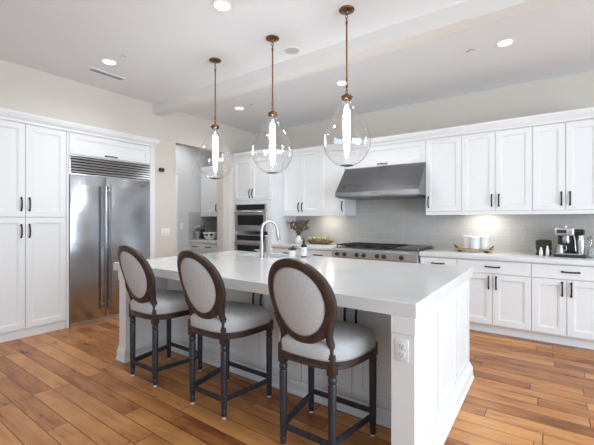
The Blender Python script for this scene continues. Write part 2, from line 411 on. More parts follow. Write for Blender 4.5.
upper('white double-door wall cabinet above the espresso machine, farthest right', -.137, .475, [(-.137, .168, .13, 1.56, 0), (.168, .475, .206, 1.56, 0)])
upper('white wall cabinet inside the pantry alcove beyond the doorway', -5.957, -4.96, [(-5.957, -5.42, -5.468, 1.56, 0), (-5.42, -4.96, -5.37, 1.56, 0)])

# ---- base cabinets
YC = 4.605
def lower(label, x0, x1, drawers, doors):
    t = thing('base_cabinet', label, 'cabinet', (x0, YC, 0)); W = x1 - x0
    MB().box(.0005, W - .0005, .022, YW - YC - .001, .10, .862).build('body', 'cab', t, smooth=False)
    MB().box(.0005, W - .0005, .075, .10, 0, .10).build('toe_kick', 'cab', t, smooth=False)
    for a, c, hx in drawers:
        fit_door(t, a - x0, c - x0, .705, .852, kind='drawer', st=.03, flat=True, hx=hx - x0 if hx is not None else None, hz=.782, horiz=True)
    for a, c, hx in doors:
        fit_door(t, a - x0, c - x0, .115, .700, hx=hx - x0, hz=.60)
lower('white base cabinet left of the gas range, below the wooden dough bowl', -3.773, -2.575, [(-3.773, -3.175, -3.47), (-3.175, -2.575, -2.87)], [(-3.773, -3.175, -3.215), (-3.175, -2.575, -3.135)])
lower('narrow white base cabinet immediately right of the gas range', -1.328, -.889, [(-1.328, -.889, -1.11)], [(-1.328, -.889, -1.29)])
lower('white base cabinet with one drawer over two doors, below the wooden tray', -.889, -.137, [(-.889, -.137, -.513)], [(-.889, -.512, -.55), (-.512, -.137, -.474)])
lower('white base cabinet with one drawer over two doors, below the espresso machine', -.137, .475, [(-.137, .475, .20)], [(-.137, .168, .13), (.168, .475, .206)])
lower('white base cabinet under the counter inside the pantry alcove', -5.957, -4.96, [(-5.957, -5.62, -5.79), (-5.62, -5.12, -5.40)], [(-5.957, -5.52, -5.56), (-5.52, -4.96, -5.48)])
tag(MB().box(-1.333, .482, 4.578, YW - .0125, .862, .914, .003, 2).build('countertop', 'quartz'), 'white quartz countertop along the back wall right of the gas range', 'countertop')
tag(MB().box(-3.7735, -2.572, 4.578, YW - .0125, .862, .914, .003, 2).build('countertop', 'quartz'), 'short white quartz countertop between the ovens and the gas range', 'countertop')
tag(MB().box(-5.945, -4.955, 4.578, YW - .0125, .862, .914, .003, 2).build('countertop', 'quartz'), 'white quartz countertop inside the pantry alcove', 'countertop')

# ---- range hood
t = thing('range_hood', 'wide sloped stainless steel range hood over the gas range', 'range hood', (-1.942, 4.567, 0))
hw = .607; b = MB()
prof = [(0, 1.652), (0, 1.722), (.308, 2.09), (.308, 2.103), (.709, 2.103), (.709, 1.652)]
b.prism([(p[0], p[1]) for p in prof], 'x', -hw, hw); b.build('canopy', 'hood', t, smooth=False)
MB().box(-hw - .002, hw + .002, -.003, .004, 1.654, 1.716, .002, 1).build('front_lip', 'hood', t)
MB().box(-hw + .03, hw - .03, .03, .68, 1.638, 1.651).build('filter', 'dsteel', t, smooth=False)
MB().box(-.05, .05, -.0045, -.002, 1.684, 1.700).build('badge', 'dsteel', t, smooth=False)
m4 = Matrix.Translation((-.50, .075, 1.80)) @ Matrix.Rotation(math.atan2(-.368, .308) + R(90), 4, 'X')
MB().lathe([(.022, 0), (.022, .006), (.018, .008)], n=24, mt=Matrix.Translation((-.50, .068, 1.803)) @ Matrix.Rotation(R(50), 4, 'X')).build('round_badge', 'dsteel', t)

# ---- gas range
t = thing('gas_range', 'wide stainless steel gas range with black cast iron grates', 'range', (-1.951, 4.505, 0))
rw = .612
MB().box(-rw, rw, .04, .775, .10, .905, .003, 1).build('body', 'steel', t)
MB().prism([(0, .775), (-.012, .79), (-.012, .885), (.02, .912), (.05, .915), (.05, .775)], 'x', -rw, rw).build('control_panel', 'steel', t, smooth=False)
MB().box(-rw + .01, rw - .01, .06, .765, .905, .922, .003, 1).build('cooktop', 'dsteel', t)
MB().box(-rw, rw, .74, .77, .905, .955, .003, 1).build('back_guard', 'steel', t)
for i, x in enumerate((-.525, -.405, -.215, -.11, .085, .18, .415)):
    k = MB().lathe([(.030, 0), (.030, .006), (.022, .010), (.020, .032), (.017, .035)], (0, 0, 0), 20, Matrix.Translation((x, -.012, .832)) @ Matrix.Rotation(R(90), 4, 'X'))
    k.build('knob', 'blackp', t)
for i in range(3):
    gx = -.59 + i * .295; g = MB()
    for u in (0, .135, .27): g.box(gx + u, gx + u + .012, .09, .66, .945, .962, .002, 1)
    for v in (.09, .22, .365, .51, .648): g.box(gx, gx + .282, v, v + .012, .945, .962, .002, 1)
    for u in (0, .27):
        for v in (.09, .365, .648): g.box(gx + u, gx + u + .012, v, v + .012, .920, .95)
    g.build('grate', 'iron', t, smooth=False)
    for v in (.235, .525):
        MB().lathe([(.06, 0), (.06, .008), (.042, .012), (.038, .02), (.0, .021)], (gx + .141, v, .921), 20).build('burner', 'iron', t)
MB().box(.30, .59, .10, .66, .922, .948, .004, 1).build('griddle', 'dsteel', t)
d = MB().box(-rw + .01, rw - .01, .0, .04, .16, .76, .004, 2).build('oven_door', 'steel', t)
MB().tube([(-.55, -.05, .71), (.55, -.05, .71)], .015, 14).build('handle', 'chrome', d)

# ------------------------------------------------------------------ island
IX0, IX1, IY0, IY1 = -3.416, -.525, 1.747, 3.37
t = thing('kitchen_island', 'long white panelled kitchen island with cabinet doors in the seating recess', 'island', (-1.97, 2.56, 0))
ox, oy = -1.97, 2.56
def ib(*a, **k):
    a = list(a); a[0] -= ox; a[1] -= ox; a[2] -= oy; a[3] -= oy
    return a
b = MB(); b.box(*ib(-3.2, -.651, 2.202, 3.255, .0, .60)); b.box(*ib(-3.2, -.651, 2.202, 2.93, .6, .841))
b.box(*ib(-3.2, -3.03, 2.93, 3.33, .6, .841)); b.box(*ib(-2.30, -.651, 2.93, 3.33, .6, .841))
b.box(*ib(-3.03, -2.30, 3.325, 3.33, .6, .841))
b.build('body', 'cab', t, smooth=False)
# end walls with recessed panels
for side in (1, -1):
    xo = -.533 if side == 1 else -3.315; xi = xo - side * .118
    def bx(x0, x1, *r): return ib(min(x0, x1), max(x0, x1), *r)
    b = MB(); b.box(*bx(xi, xo - side * .012, 1.752, 3.262, 0, .841))
    for y0, y1 in ((1.752, 1.885), (2.235, 2.285), (2.76, 2.82), (3.19, 3.262)): b.box(*bx(xo - side * .012, xo, y0, y1, .16, .765))
    b.box(*bx(xo - side * .012, xo, 1.752, 3.262, .765, .841)); b.box(*bx(xo - side * .012, xo, 1.752, 3.262, 0, .16))
    b.build('end_panel', 'cab', t, smooth=False)
    MB().box(*bx(xi - side * .0, xo + side * .008, 1.744, 1.93, .755, .8405), .003, 1).build('post_cap', 'cab', t, smooth=False)
    ko = 1 if side == 1 else .6
    pr = [(0, 0), (.036 * ko, 0), (.036 * ko, .012), (.028 * ko, .03), (.026 * ko, .088), (.014 * ko, .112), (.006, .128), (0, .128)]
    # base moulding round the end and the post's front
    path = [(xi, 2.17), (xi, 1.752), (xo, 1.752), (xo, 3.262)]
    nr = [(-side, 0), (-side, -1), (side, -1), (side, 0)]
    sc_in = .6
    mb = MB(); mb.loft([[(p[0] - ox + n[0] * o * (sc_in if j < 2 and abs(n[0]) else 1), p[1] - oy + n[1] * o, z) for o, z in pr] for j, (p, n) in enumerate(zip(path, nr))])
    mb.build('base_moulding', 'cab', t, smooth=False)
pr = [(0, 0), (-.03, 0), (-.03, .014), (-.018, .03), (-.018, .075), (-.008, .10), (0, .10)]
MB().prism([(p[0] + 2.198 - oy, p[1]) for p in pr], 'x', -3.18 - ox, -.685 - ox).build('base_moulding', 'cab', t, smooth=False)
for c in (-2.775, -1.932, -1.088):
    for s in (-1, 1):
        a, e = (max(c - .42, -3.19), c) if s < 0 else (c, c + .42)
        fit_door(t, a - ox, e - ox, .105, .825, y=2.18 - oy, hx=c - ox + s * .042, hz=.672, hl=.125)
# island top with a cut-out for the sink
sx0, sx1, sy0, sy1 = -2.98, -2.37, 2.95, 3.29
b = MB()
def slab_ring(z, o):
    return ([(IX0 - o, IY0 - o), (IX1 + o, IY0 - o), (IX1 + o, IY1 + o), (IX0 - o, IY1 + o)], [(sx0, sy0), (sx1, sy0), (sx1, sy1), (sx0, sy1)])
bm = b.bm
def quad_ring(z, o=0):
    O, I = slab_ring(z, o)
    return [bm.verts.new((*p, z)) for p in O], [bm.verts.new((*p, z)) for p in I]
To, Ti = quad_ring(.914, -.003); Mo = [bm.verts.new((*p, .911)) for p in slab_ring(0, 0)[0]]
Bo, Bi = quad_ring(.842)
for k in range(4):
    j = (k + 1) % 4
    bm.faces.new((To[k], To[j], Ti[j], Ti[k])); bm.faces.new((Mo[k], Mo[j], To[j], To[k])); bm.faces.new((Bo[k], Bo[j], Mo[j], Mo[k]))
    bm.faces.new((Bo[j], Bo[k], Bi[k], Bi[j])); bm.faces.new((Ti[k], Ti[j], Bi[j], Bi[k]))
tag(b.build('island_countertop', 'quartz', smooth=False), 'thick white quartz worktop of the kitchen island', 'countertop')
# sink
b = MB(); bm = b.bm
def rr(x0, x1, y0, y1, z): return [(x0, y0, z), (x1, y0, z), (x1, y1, z), (x0, y1, z)]
b.loft([rr(sx0 - .012, sx1 + .012, sy0 - .012, sy1 + .012, .8405), rr(sx0 - .012, sx1 + .012, sy0 - .012, sy1 + .012, .64), ], cap=False)
b.loft([rr(sx0 - .012, sx1 + .012, sy0 - .012, sy1 + .012, .8405), rr(sx0, sx1, sy0, sy1, .8405), rr(sx0 + .004, sx1 - .004, sy0 + .004, sy1 - .004, .65)], cap=False)
bm.faces.new([bm.verts.new(p) for p in rr(sx0 + .004, sx1 - .004, sy0 + .004, sy1 - .004, .65)])
bm.faces.new([bm.verts.new(p) for p in rr(sx0 - .012, sx1 + .012, sy0 - .012, sy1 + .012, .64)])
tag(b.build('sink', 'steel', smooth=False), 'undermount steel sink set in the island worktop behind the faucet', 'sink')
# faucet
t = thing('faucet', 'tall chrome gooseneck faucet on the island worktop', 'faucet', (-2.50, 2.868, .914))
MB().lathe([(.030, 0), (.030, .006), (.025, .012), (.022, .03), (.0215, .12), (.0165, .14)], n=24).build('base', 'chrome', t)
pts = [(0, 0, .10), (0, 0, .31)] + [(0, .085 - .085 * math.cos(a), .31 + .085 * math.sin(a)) for a in [R(x) for x in range(15, 166, 15)]] + [(0, .172, .285)]
pts = [(p[1] * .55, p[1] * .84, p[2]) for p in pts]
MB().tube(pts, .0155, 14).build('spout', 'chrome', t)
e = pts[-1]; MB().tube([(e[0], e[1], .30), (e[0] + .003, e[1] + .004, .27), (e[0] + .010, e[1] + .014, .195), (e[0] + .011, e[1] + .016, .188)], [.0165, .020, .022, .018], 16).build('spray_head', 'chrome', t)
MB().tube([(0, 0, .07), (-.05, -.0, .075), (-.062, 0, .078)], [.012, .013, .013], 12).tube([(-.055, 0, .078), (-.10, -.01, .085)], [.006, .005], 10).build('lever', 'chrome', t)
tag(MB().lathe([(.02, 0), (.02, .004), (.012, .010), (.011, .04), (.014, .046), (.014, .058), (.004, .062)], (-2.428, 2.895, .914), 20).build('soap_dispenser', 'chrome'), 'short chrome dispenser just right of the faucet', 'dispenser')
# bottle
t = thing('soap_bottle', 'dark pump bottle with a white label on the island worktop', 'bottle', (-2.188, 3.215, .9145))
MB().lathe([(.030, 0), (.033, .004), (.033, .125), (.028, .14), (.014, .150), (.013, .165)], n=24).build('body', 'amber', t)
MB().lathe([(.0336, .012), (.0336, .108)], n=24, cap=False).build('label', 'label', t)
b = MB()
for k, (a0, a1) in enumerate(((.085, .002), (.078, .002), (.066, .006), (.05, .0015), (.043, .0015))):
    ps0 = []
    for zz in (a0, a0 + a1):
        ps0.append([(.0339 * math.cos(R(-75 + q)), .0339 * math.sin(R(-75 + q)), zz) for q in range(-14, 15, 4)])
    b.loft(ps0, closed=False, cap=False)
b.build('lettering', 'ink', t)
MB().lathe([(.015, .160), (.015, .178), (.005, .180), (.005, .205)], n=16).tube([(0, 0, .20), (-.01, -.03, .203), (-.012, -.036, .196)], .005, 8).build('pump', 'blackp', t)
# potted succulent
t = thing('potted_succulent', 'small white pot with a leafy succulent beside the soap bottle', 'plant', (-2.325, 3.180, .9145))
MB().lathe([(.033, 0), (.038, .004), (.041, .07), (.037, .07), (.035, .05), (.0, .048)], n=24).build('pot', 'ceram', t)
b = MB()
for i in range(26):
    a = i * 2.4; ti = .25 + .9 * (i / 26); l = .05 + .02 * (i % 3)
    d = Vector((math.cos(a) * math.sin(ti) + .25, math.sin(a) * math.sin(ti), math.cos(ti))) * l
    p0 = Vector((0, 0, .05)); b.tube([p0, p0 + d * .5, p0 + d * .85, p0 + d], [.003, .007, .006, .001], 6, flat=.5)
b.build('leaves', 'leaf', t)
b = MB()
for i in range(6):
    a = i * 1.05; b.ball((.02 * math.cos(a), .02 * math.sin(a), .075), .009, (1, 1, 1), 1)
b.build('buds', 'petal', t)
# outlet on the island post
t = thing('electrical_outlet', 'white duplex electrical outlet on the front post of the island', 'outlet', (-.595, 1.752, .673))
MB().box(-.034, .034, -.006, 0, -.057, .057, .003, 2).build('cover_plate', 'plastic', t)
for z in (-.022, .022):
    s = MB().box(-.018, .018, -.009, -.005, z - .016, z + .016, .003, 2).build('socket', 'plastic', t)
    MB().box(-.009, -.006, -.0095, -.008, z - .002, z + .009).box(.006, .009, -.0095, -.008, z - .002, z + .007).box(-.0025, .0025, -.0095, -.008, z - .011, z - .006).build('slots', 'ink', s, smooth=False)

# ------------------------------------------------------------------ counter stools
def ystool(x, z): return -.205 - (z - .6) * .30 + .035 * (x / .2) ** 2
def make_stool(label):
    t = thing('counter_stool', label, 'stool', (0, 0, 0), 0, None)
    def outline(sx, z, n=56, dy=0):
        o = []
        for k in range(n):
            a = 2 * math.pi * k / n; c_, s_ = math.cos(a), math.sin(a)
            y = .245 * sx * math.copysign(abs(s_) ** .62, s_); x = .272 * sx * math.copysign(abs(c_) ** .62, c_) * (.985 + .10 * y / .235)
            o.append((x, y, z))
        return o
    MB().loft([outline(.975, .530), outline(.99, .532), outline(.99, .542), outline(.98, .546), outline(.98, .552), outline(1, .556), outline(1, .572), outline(.98, .576)]).build('seat_frame', 'wood', t)
    MB().loft([outline(.965, .5765), outline(.99, .582), outline(1.0, .60), outline(1.0, .618), outline(.985, .638), outline(.945, .654), outline(.87, .665), outline(.7, .673), outline(.4, .678), outline(.1, .679)]).build('seat_cushion', 'linen', t)
    p = [Vector(q) for q in outline(.992, .579)]; 
    MB().tube(p + [p[0], p[1]], .0045, 6, cap=False).build('seat_piping', 'pipe', t)
    # oval back frame: egg, wider above
    n = 64; rings = []
    def egg(a, rx, rz, zc=.884):
        x = rx * math.cos(a) * (1 + .05 * math.sin(a)); z = zc + rz * math.sin(a)
        return x, z
    secs = [(-.5, -.42), (-.42, -.5), (-.05, -.56), (.34, -.5), (.46, -.38), (.5, .30), (.40, .44), (.2, .5), (-.3, .5), (-.5, .40)]
    for k in range(n):
        a = 2 * math.pi * k / n; ring = []
        for (u, v) in secs:
            x, z = egg(a, .191 + u * .050, .219 + u * .050)
            ring.append((x, ystool(x, z) + v * .036, z))
        rings.append(ring)
    mb = MB(); rings.append(rings[0]); mb.loft(rings, cap=False); bmesh.ops.remove_doubles(mb.bm, verts=mb.bm.verts, dist=1e-6)
    mb.build('back_frame', 'wood', t)
    for nm, sgn in (('back_pad', -1), ('front_pad', 1)):
        mb = MB(); rg = []
        for f, h_ in ((1.02, .004), (1.0, .010), (.97, .0155), (.90, .020), (.7, .026), (.4, .030), (.08, .031)):
            r = []
            for k in range(48):
                a = 2 * math.pi * k / 48; x, z = egg(a, .167 * f, .195 * f); r.append((x, ystool(x, z) + sgn * h_ * .75, z))
            rg.append(r)
        mb.loft(rg, cap=True); mb.build(nm, 'linen', t)
        pp = []
        for k in range(50):
            a = 2 * math.pi * k / 48; x, z = egg(a, .168, .196); pp.append((x, ystool(x, z) + sgn * .0125, z))
        MB().tube(pp, .0035, 6, cap=False).build('back_piping', 'pipe', t)
    for s in (-1, 1):
        # rear leg and the post that runs on up into the oval
        x, y = s * .165, -.200
        MB().lathe([(.0150, .012), (.0185, .03), (.0185, .055), (.0165, .06), (.0195, .067), (.0205, .12), (.0225, .30), (.0235, .44), (.0195, .452), (.0245, .462), (.0245, .478), (.0205, .486), (.0235, .50)], (x, y, 0), 20).build('leg', 'legwood', t)
        MB().box(x - .0235, x + .0235, y - .0235, y + .0235, .497, .612, .004, 2).build('leg_block', 'wood', t)
        MB().tube([(x, y, .60), (x * .985, ystool(x, .64) - .002, .64), (x * .93, ystool(x * .93, .68), .68), (x * .95, ystool(x, .72), .72), (x * 1.03, ystool(x, .76), .76), (x * 1.10, ystool(x * 1.1, .80), .80)], [.0240, .0240, .0245, .0265, .0275, .0220], 14, flat=.8).build('back_post', 'wood', t)
        MB().lathe([(.0125, 0), (.0135, .003), (.0125, .014)], (x, y, 0), 16).build('foot_glide', 'plastic', t)
        x, y = s * .226, .195
        MB().lathe([(.0150, .012), (.0185, .03), (.0185, .055), (.0165, .06), (.0195, .067), (.0205, .12), (.0225, .30), (.0235, .44), (.0195, .452), (.0245, .462), (.0245, .478), (.0205, .486), (.0235, .50)], (x, y, 0), 20).build('leg', 'legwood', t)
        MB().box(x - .0235, x + .0235, y - .0235, y + .0235, .497, .578, .004, 2).build('leg_block', 'wood', t)
        MB().lathe([(.0125, 0), (.0135, .003), (.0125, .014)], (x, y, 0), 16).build('foot_glide', 'plastic', t)
        p0, p1 = Vector((s * .165, -.2, .125)), Vector((s * .226, .195, .125)); d = (p1 - p0)
        mt = Matrix.Translation(p0) @ Matrix.Rotation(math.atan2(d.y, d.x), 4, 'Z')
        MB().box(0, d.length, -.0095, .0095, -.015, .015, .002, 1, mt).build('stretcher', 'legwood', t)
    MB().box(-.226, .226, .186, .204, .135, .165, .002, 1).build('stretcher', 'legwood', t)
    MB().box(-.165, .165, -.209, -.191, .105, .135, .002, 1).build('stretcher', 'legwood', t)
    return t
GS = 'oval-back counter stools along the island'
st = make_stool('oval-back counter stool nearest the camera, beside the island post with the outlet'); st['group'] = GS
st.location = (-1.100, 1.843, 0)
s2 = dup(st, (-1.925, 1.838, 0), 0, 'middle oval-back counter stool, between the other two at the island')
s3 = dup(st, (-2.712, 1.835, 0), 0, 'oval-back counter stool nearest the steel refrigerator')

# ------------------------------------------------------------------ ceiling fixtures
GL = 'recessed ceiling lights'
def can(x, y, label, p=5.5, lab=True):
    t = thing('recessed_light', label, 'light', (x, y, HC), 0, GL)
    MB().lathe([(.058, -.002), (.062, -.006), (.078, -.005), (.082, 0), (.058, 0)], n=40, cap=False).build('trim_ring', 'trimw', t)
    MB().lathe([(.0585, -.0015), (.0585, -.003), (.03, -.0045), (.001, -.005)], n=40).build('lens', 'led', t)
    l = area('recessed_light_lamp', (0, 0, -.02), (0, 0, 0), .11, .11, p, (.96, .98, 1), 'DISK', 150); l.parent = t
can(-2.13, 1.96, 'recessed ceiling light at the top of the picture, nearer than the pendants')
can(-3.90, 1.95, 'recessed ceiling light beside the ceiling air vent')
can(-.333, 3.97, 'recessed ceiling light above the right wall cabinets', 3)
can(-3.885, 3.93, 'recessed ceiling light between the first and second pendants, far corner')
can(-2.11, 3.95, 'recessed ceiling light behind the rod of the largest pendant')
t = thing('ceiling_speaker', 'round flush ceiling speaker grille near the middle pendant', 'speaker', (-2.12, 2.90, HC))
MB().lathe([(.075, -.004), (.079, -.008), (.090, -.006), (.094, 0), (.075, 0)], n=40, cap=False).build('rim', 'trimw', t)
MB().lathe([(.0755, -.001), (.0755, -.004), (.001, -.006)], n=40).build('grille', noisy(mat('speaker_mesh', (.55, .55, .54), .7), (300, 300, 300), (.42, .42, .42), (.66, .66, .65)), t)
for x, y, lb in ((-3.66, 1.985, 'beside the light next to the air vent'), (-.63, 3.965, 'left of the ceiling light above the right cabinets'), (-3.62, 3.92, 'right of the far corner ceiling light')):
    t = thing('sprinkler_cover', 'small round white sprinkler cover ' + lb, 'sprinkler', (x, y, HC))
    MB().lathe([(.040, -.009), (.040, -.014), (.001, -.015)], n=28).build('cover', 'ceil', t)
    MB().lathe([(.032, 0), (.032, -.0085), (.001, -.0086)], n=28).build('recess', 'dsteel', t)
t = thing('air_vent', 'long narrow ceiling air vent with dark slots near the left wall', 'vent', (-4.25, 2.10, HC))
MB().box(-.055, .055, -.20, -.188, -.008, 0).box(-.055, .055, .188, .20, -.008, 0).box(-.055, -.042, -.188, .188, -.008, 0).box(.042, .055, -.188, .188, -.008, 0).build('frame', 'trimw', t, smooth=False)
MB().box(-.042, .042, -.188, .188, -.002, 0).build('duct', 'dsteel', t, smooth=False)
b = MB()
for k in range(5): b.prism([(-.036 + k * .0165, -.001), (-.030 + k * .0165, -.008), (-.028 + k * .0165, -.007), (-.034 + k * .0165, -.001)], 'y', -.188, .188)
b.build('louver', 'dull', t, smooth=False)

# ------------------------------------------------------------------ pendants
def make_pendant(label):
    t = thing('pendant_light', label, 'pendant', (0, 0, HC), 0, 'teardrop glass pendants over the island')
    MB().lathe([(.062, 0), (.064, -.004), (.062, -.010), (.045, -.016), (.016, -.022), (.010, -.035), (.001, -.036)], n=36).build('ceiling_canopy', 'brass', t)
    b = MB(); b.tube([(0, 0, -.045), (0, 0, -.035)], .006, 10).tube([(0, 0, -.10), (0, 0, -.64)], .0068, 10)
    b.lathe([(.009, -.095), (.0095, -.10), (.0095, -.12), (.007, -.125)], n=14); b.lathe([(.009, -.615), (.0095, -.62), (.0095, -.64), (.007, -.645)], n=14)
    b.build('rod', 'brass', t)
    b = MB()
    for z, rot in ((-.060, 0), (-.082, 1), (-.655, 1), (-.674, 0)):
        q = [((math.cos(a) * .009 if not rot else 0), (math.cos(a) * .009 if rot else 0), z + math.sin(a) * .0145) for a in [2 * math.pi * k / 14 for k in range(15)]]
        b.tube(q, .0028, 6, cap=False)
    b.build('chain_link', 'brass', t)
    b = MB(); b.lathe([(.004, -.684), (.012, -.688), (.014, -.700), (.038, -.706), (.042, -.712), (.042, -.738), (.036, -.742), (.02, -.742)], n=28)
    for k in range(3):
        a = k * 2.094; b.tube([(.042 * math.cos(a), .042 * math.sin(a), -.725), (.056 * math.cos(a), .056 * math.sin(a), -.725)], .005, 8)
    b.build('cap', 'brass', t)
    MB().lathe([(.016, -.742), (.018, -.748), (.018, -.80), (.014, -.808)], n=20).build('socket', 'chrome', t)
    # tubular bulb
    MB().lathe([(.012, -.808), (.022, -.822), (.026, -.85), (.026, -1.075), (.020, -1.105), (.010, -1.118), (.002, -1.122)], n=20).build('bulb', 'bulb', t)
    prof = []
    H0, H1 = -.728, -1.285
    key = [(.036, -.728), (.037, -.742), (.046, -.765), (.066, -.800), (.098, -.850), (.135, -.910), (.166, -.968), (.188, -1.025), (.194, -1.075), (.189, -1.125), (.172, -1.175), (.142, -1.222), (.104, -1.256), (.060, -1.277), (.030, -1.284)]
    # smooth by Catmull-Rom
    for i in range(len(key) - 1):
        p0, p1, p2, p3 = key[max(i - 1, 0)], key[i], key[i + 1], key[min(i + 2, len(key) - 1)]
        for s in range(4):
            u = s / 4; f = lambda j: .5 * (2 * p1[j] + (p2[j] - p0[j]) * u + (2 * p0[j] - 5 * p1[j] + 4 * p2[j] - p3[j]) * u * u + (3 * p1[j] - p0[j] - 3 * p2[j] + p3[j]) * u ** 3)
            prof.append((f(0), f(1)))
    prof.append(key[-1])
    g = MB().lathe(prof, n=72, cap=False)
    sh = g.build('glass_shade', 'glass', t); 
    for p in sh.data.polygons: p.use_smooth = True
    MB().lathe([(.055, -1.2775), (.030, -1.279), (.012, -1.282), (.012, -1.289), (.030, -1.287), (.055, -1.2805)], n=28).build('shade_base', thin_glass('thick_glass', (.72, .72, .71), (.4, .4, .4), .12), t)
    return t
p = make_pendant('teardrop glass pendant nearest the camera, hanging in front of the range hood')
p.location = (-1.339, 2.590, HC)
dup(p, (-2.123, 2.590, HC), 1.0, 'middle teardrop glass pendant, between the other two')
dup(p, (-2.922, 2.590, HC), 2.1, 'teardrop glass pendant farthest left, in front of the pantry doorway')

# ------------------------------------------------------------------ under-cabinet lights
def puck(x, p):
    t = thing('under_cabinet_light', 'slim light under the wall cabinet ' + ('left of the range hood' if x < -2 else 'over the wooden tray'), 'light', (x, 5.10, 1.4325))
    MB().box(-.15, .15, -.02, .02, -.012, 0, .003, 1).build('housing', 'trimw', t)
    MB().box(-.14, .14, -.015, .015, -.0145, -.012).build('lens', 'led', t, smooth=False)
    l = area('under_cabinet_lamp', (0, 0, -.018), (0, 0, 0), .28, .03, p, (1, .93, .84)); l.parent = t
puck(-3.02, 2.2); puck(-.66, 2.6)

# ------------------------------------------------------------------ wall devices
t = thing('light_switch', 'white three-rocker light switch plate on the wall beside the pantry doorway', 'light switch', (XW, 3.245, 1.135), R(90))
MB().box(-.08, .08, -.006, 0, -.058, .058, .003, 2).build('cover_plate', 'plastic', t)
for k in (-.046, 0, .046): MB().box(k - .016, k + .016, -.009, -.005, -.033, .033, .002, 1).build('rocker', 'plastic', t)
t = thing('light_switch', 'white light switch on the grey pantry wall seen through the doorway', 'light switch', (-5.96, 4.40, 1.19), R(90))
MB().box(-.036, .036, -.006, 0, -.058, .058, .003, 2).build('cover_plate', 'plastic', t)
MB().box(-.016, .016, -.009, -.005, -.033, .033, .002, 1).build('rocker', 'plastic', t)
t = thing('wall_sensor', 'small black sensor box high on the wall beside the refrigerator', 'sensor', (XW, 3.165, 2.08), R(90))
MB().box(-.035, .035, -.05, 0, -.028, .028, .008, 3).build('housing', 'blackp', t)
MB().lathe([(.014, 0), (.012, .004), (.001, .005)], (0, 0, 0), 16, Matrix.Translation((0, -.05, 0)) @ Matrix.Rotation(R(90), 4, 'X')).build('lens', 'bglass', t)

# ------------------------------------------------------------------ things on the counters
ZT = .9145
t = thing('flower_vase', 'round white vase of dried dark red flowers on the counter near the ovens', 'vase', (-3.50, 4.98, ZT))
MB().lathe([(.035, 0), (.055, .02), (.062, .05), (.055, .085), (.035, .11), (.026, .122), (.030, .135), (.024, .135), (.02, .12), (.02, .06), (.0, .05)], n=28).build('vessel', 'ceram', t)
stems = MB(); fl = MB(); lf = MB(); rnd = random.Random(3)
for i in range(50):
    a = rnd.uniform(0, 6.283); sp_ = rnd.uniform(.2, 1) ** .7; l = rnd.uniform(.13, .27)
    d = Vector((math.cos(a) * sp_ * .25, math.sin(a) * sp_ * .13, l)); p0 = Vector((0, 0, .12)); e = p0 + d
    stems.tube([p0, p0 + Vector((d.x * .4, d.y * .4, d.z * .6)), e], .0014, 5)
    for q in range(7):
        o = Vector((rnd.gauss(0, .014), rnd.gauss(0, .012), rnd.gauss(0, .016))); (fl if rnd.random() < .75 else lf).ball(e + o, rnd.uniform(.006, .013), (1, 1, .8), 1)
    for q in range(4):
        f = rnd.uniform(.3, .95); m_ = p0 + Vector((d.x * f, d.y * f, d.z * f)); o = Vector((rnd.gauss(0, .02), rnd.gauss(0, .015), rnd.gauss(.01, .01)))
        lf.tube([m_, m_ + o * .5, m_ + o], [.001, .006, .001], 5, flat=.3)
stems.build('stems', 'petal', t); fl.build('blossoms', 'petal', t); lf.build('leaves', 'leaf', t)

t = thing('dough_bowl', 'long carved wooden bowl on the counter left of the gas range', 'bowl', (-3.12, 5.06, ZT))
def ell(rx, ry, z, n=40): return [(rx * math.copysign(abs(math.cos(2 * math.pi * k / n)) ** .8, math.cos(2 * math.pi * k / n)), ry * math.sin(2 * math.pi * k / n), z) for k in range(n)]
MB().loft([ell(.17, .06, 0), ell(.20, .08, .012), ell(.25, .10, .045), ell(.27, .11, .062), ell(.255, .095, .060), ell(.22, .075, .035), ell(.14, .04, .02)]).build('bowl', 'dough', t)
rnd = random.Random(5); fr = 0
for i in range(9):
    x = -.185 + i * .046; y = (.036 if i % 2 else -.036); a = rnd.uniform(0, 3)
    o = MB(); o.ball((0, 0, 0), .036, (1.05, .95, 1), 2); o.lathe([(.006, .032), (.003, .042), (.001, .043)], n=8)
    ob = o.build('artichoke', 'green'); ob.location = (-3.12 + x, 5.06 + y, ZT + .086 + .004 * (i % 3)); ob.rotation_euler = (rnd.uniform(-.5, .5), rnd.uniform(-.5, .5), a)
    ob.name = 'green_fruit'
    tag(ob, 'pale green round fruit lying in the long wooden bowl', 'fruit', 'pale green fruit in the wooden bowl')

t = thing('serving_tray', 'wooden tray with black end handles on the counter right of the range', 'tray', (-.77, 5.0, ZT))
MB().box(-.22, .22, -.11, .11, .022, .040, .004, 2).build('board', 'oak', t)
for s in (-1, 1):
    MB().box(s * .15 - .02, s * .15 + .02, -.09, .09, 0, .022, .003, 1).build('foot', 'black', t)
    MB().tube([(s * .185, -.045, .04), (s * .215, -.045, .066), (s * .225, 0, .072), (s * .215, .045, .066), (s * .185, .045, .04)], .006, 8).ball((s * .222, -.02, .074), .010, (1, 1, 1), 1).ball((s * .222, .02, .074), .010, (1, 1, 1), 1).build('handle', 'black', t)
for x, y, r, h, lb in ((-.745, 4.96, .056, .155, 'white ceramic canister at the front of the wooden tray'), (-.65, 5.03, .055, .16, 'white ceramic canister at the right end of the wooden tray'), (-.85, 5.035, .052, .165, 'white ceramic canister at the left rear of the wooden tray')):
    t = thing('canister', lb, 'canister', (x, y, ZT + .0405))
    MB().lathe([(r - .003, 0), (r, .003), (r, h - .02), (r - .002, h - .018)], n=32).build('jar', 'ceram', t)
    MB().lathe([(r - .004, h - .018), (r + .001, h - .016), (r + .001, h - .004), (r - .006, h)], n=32).build('lid', 'plastic', t)

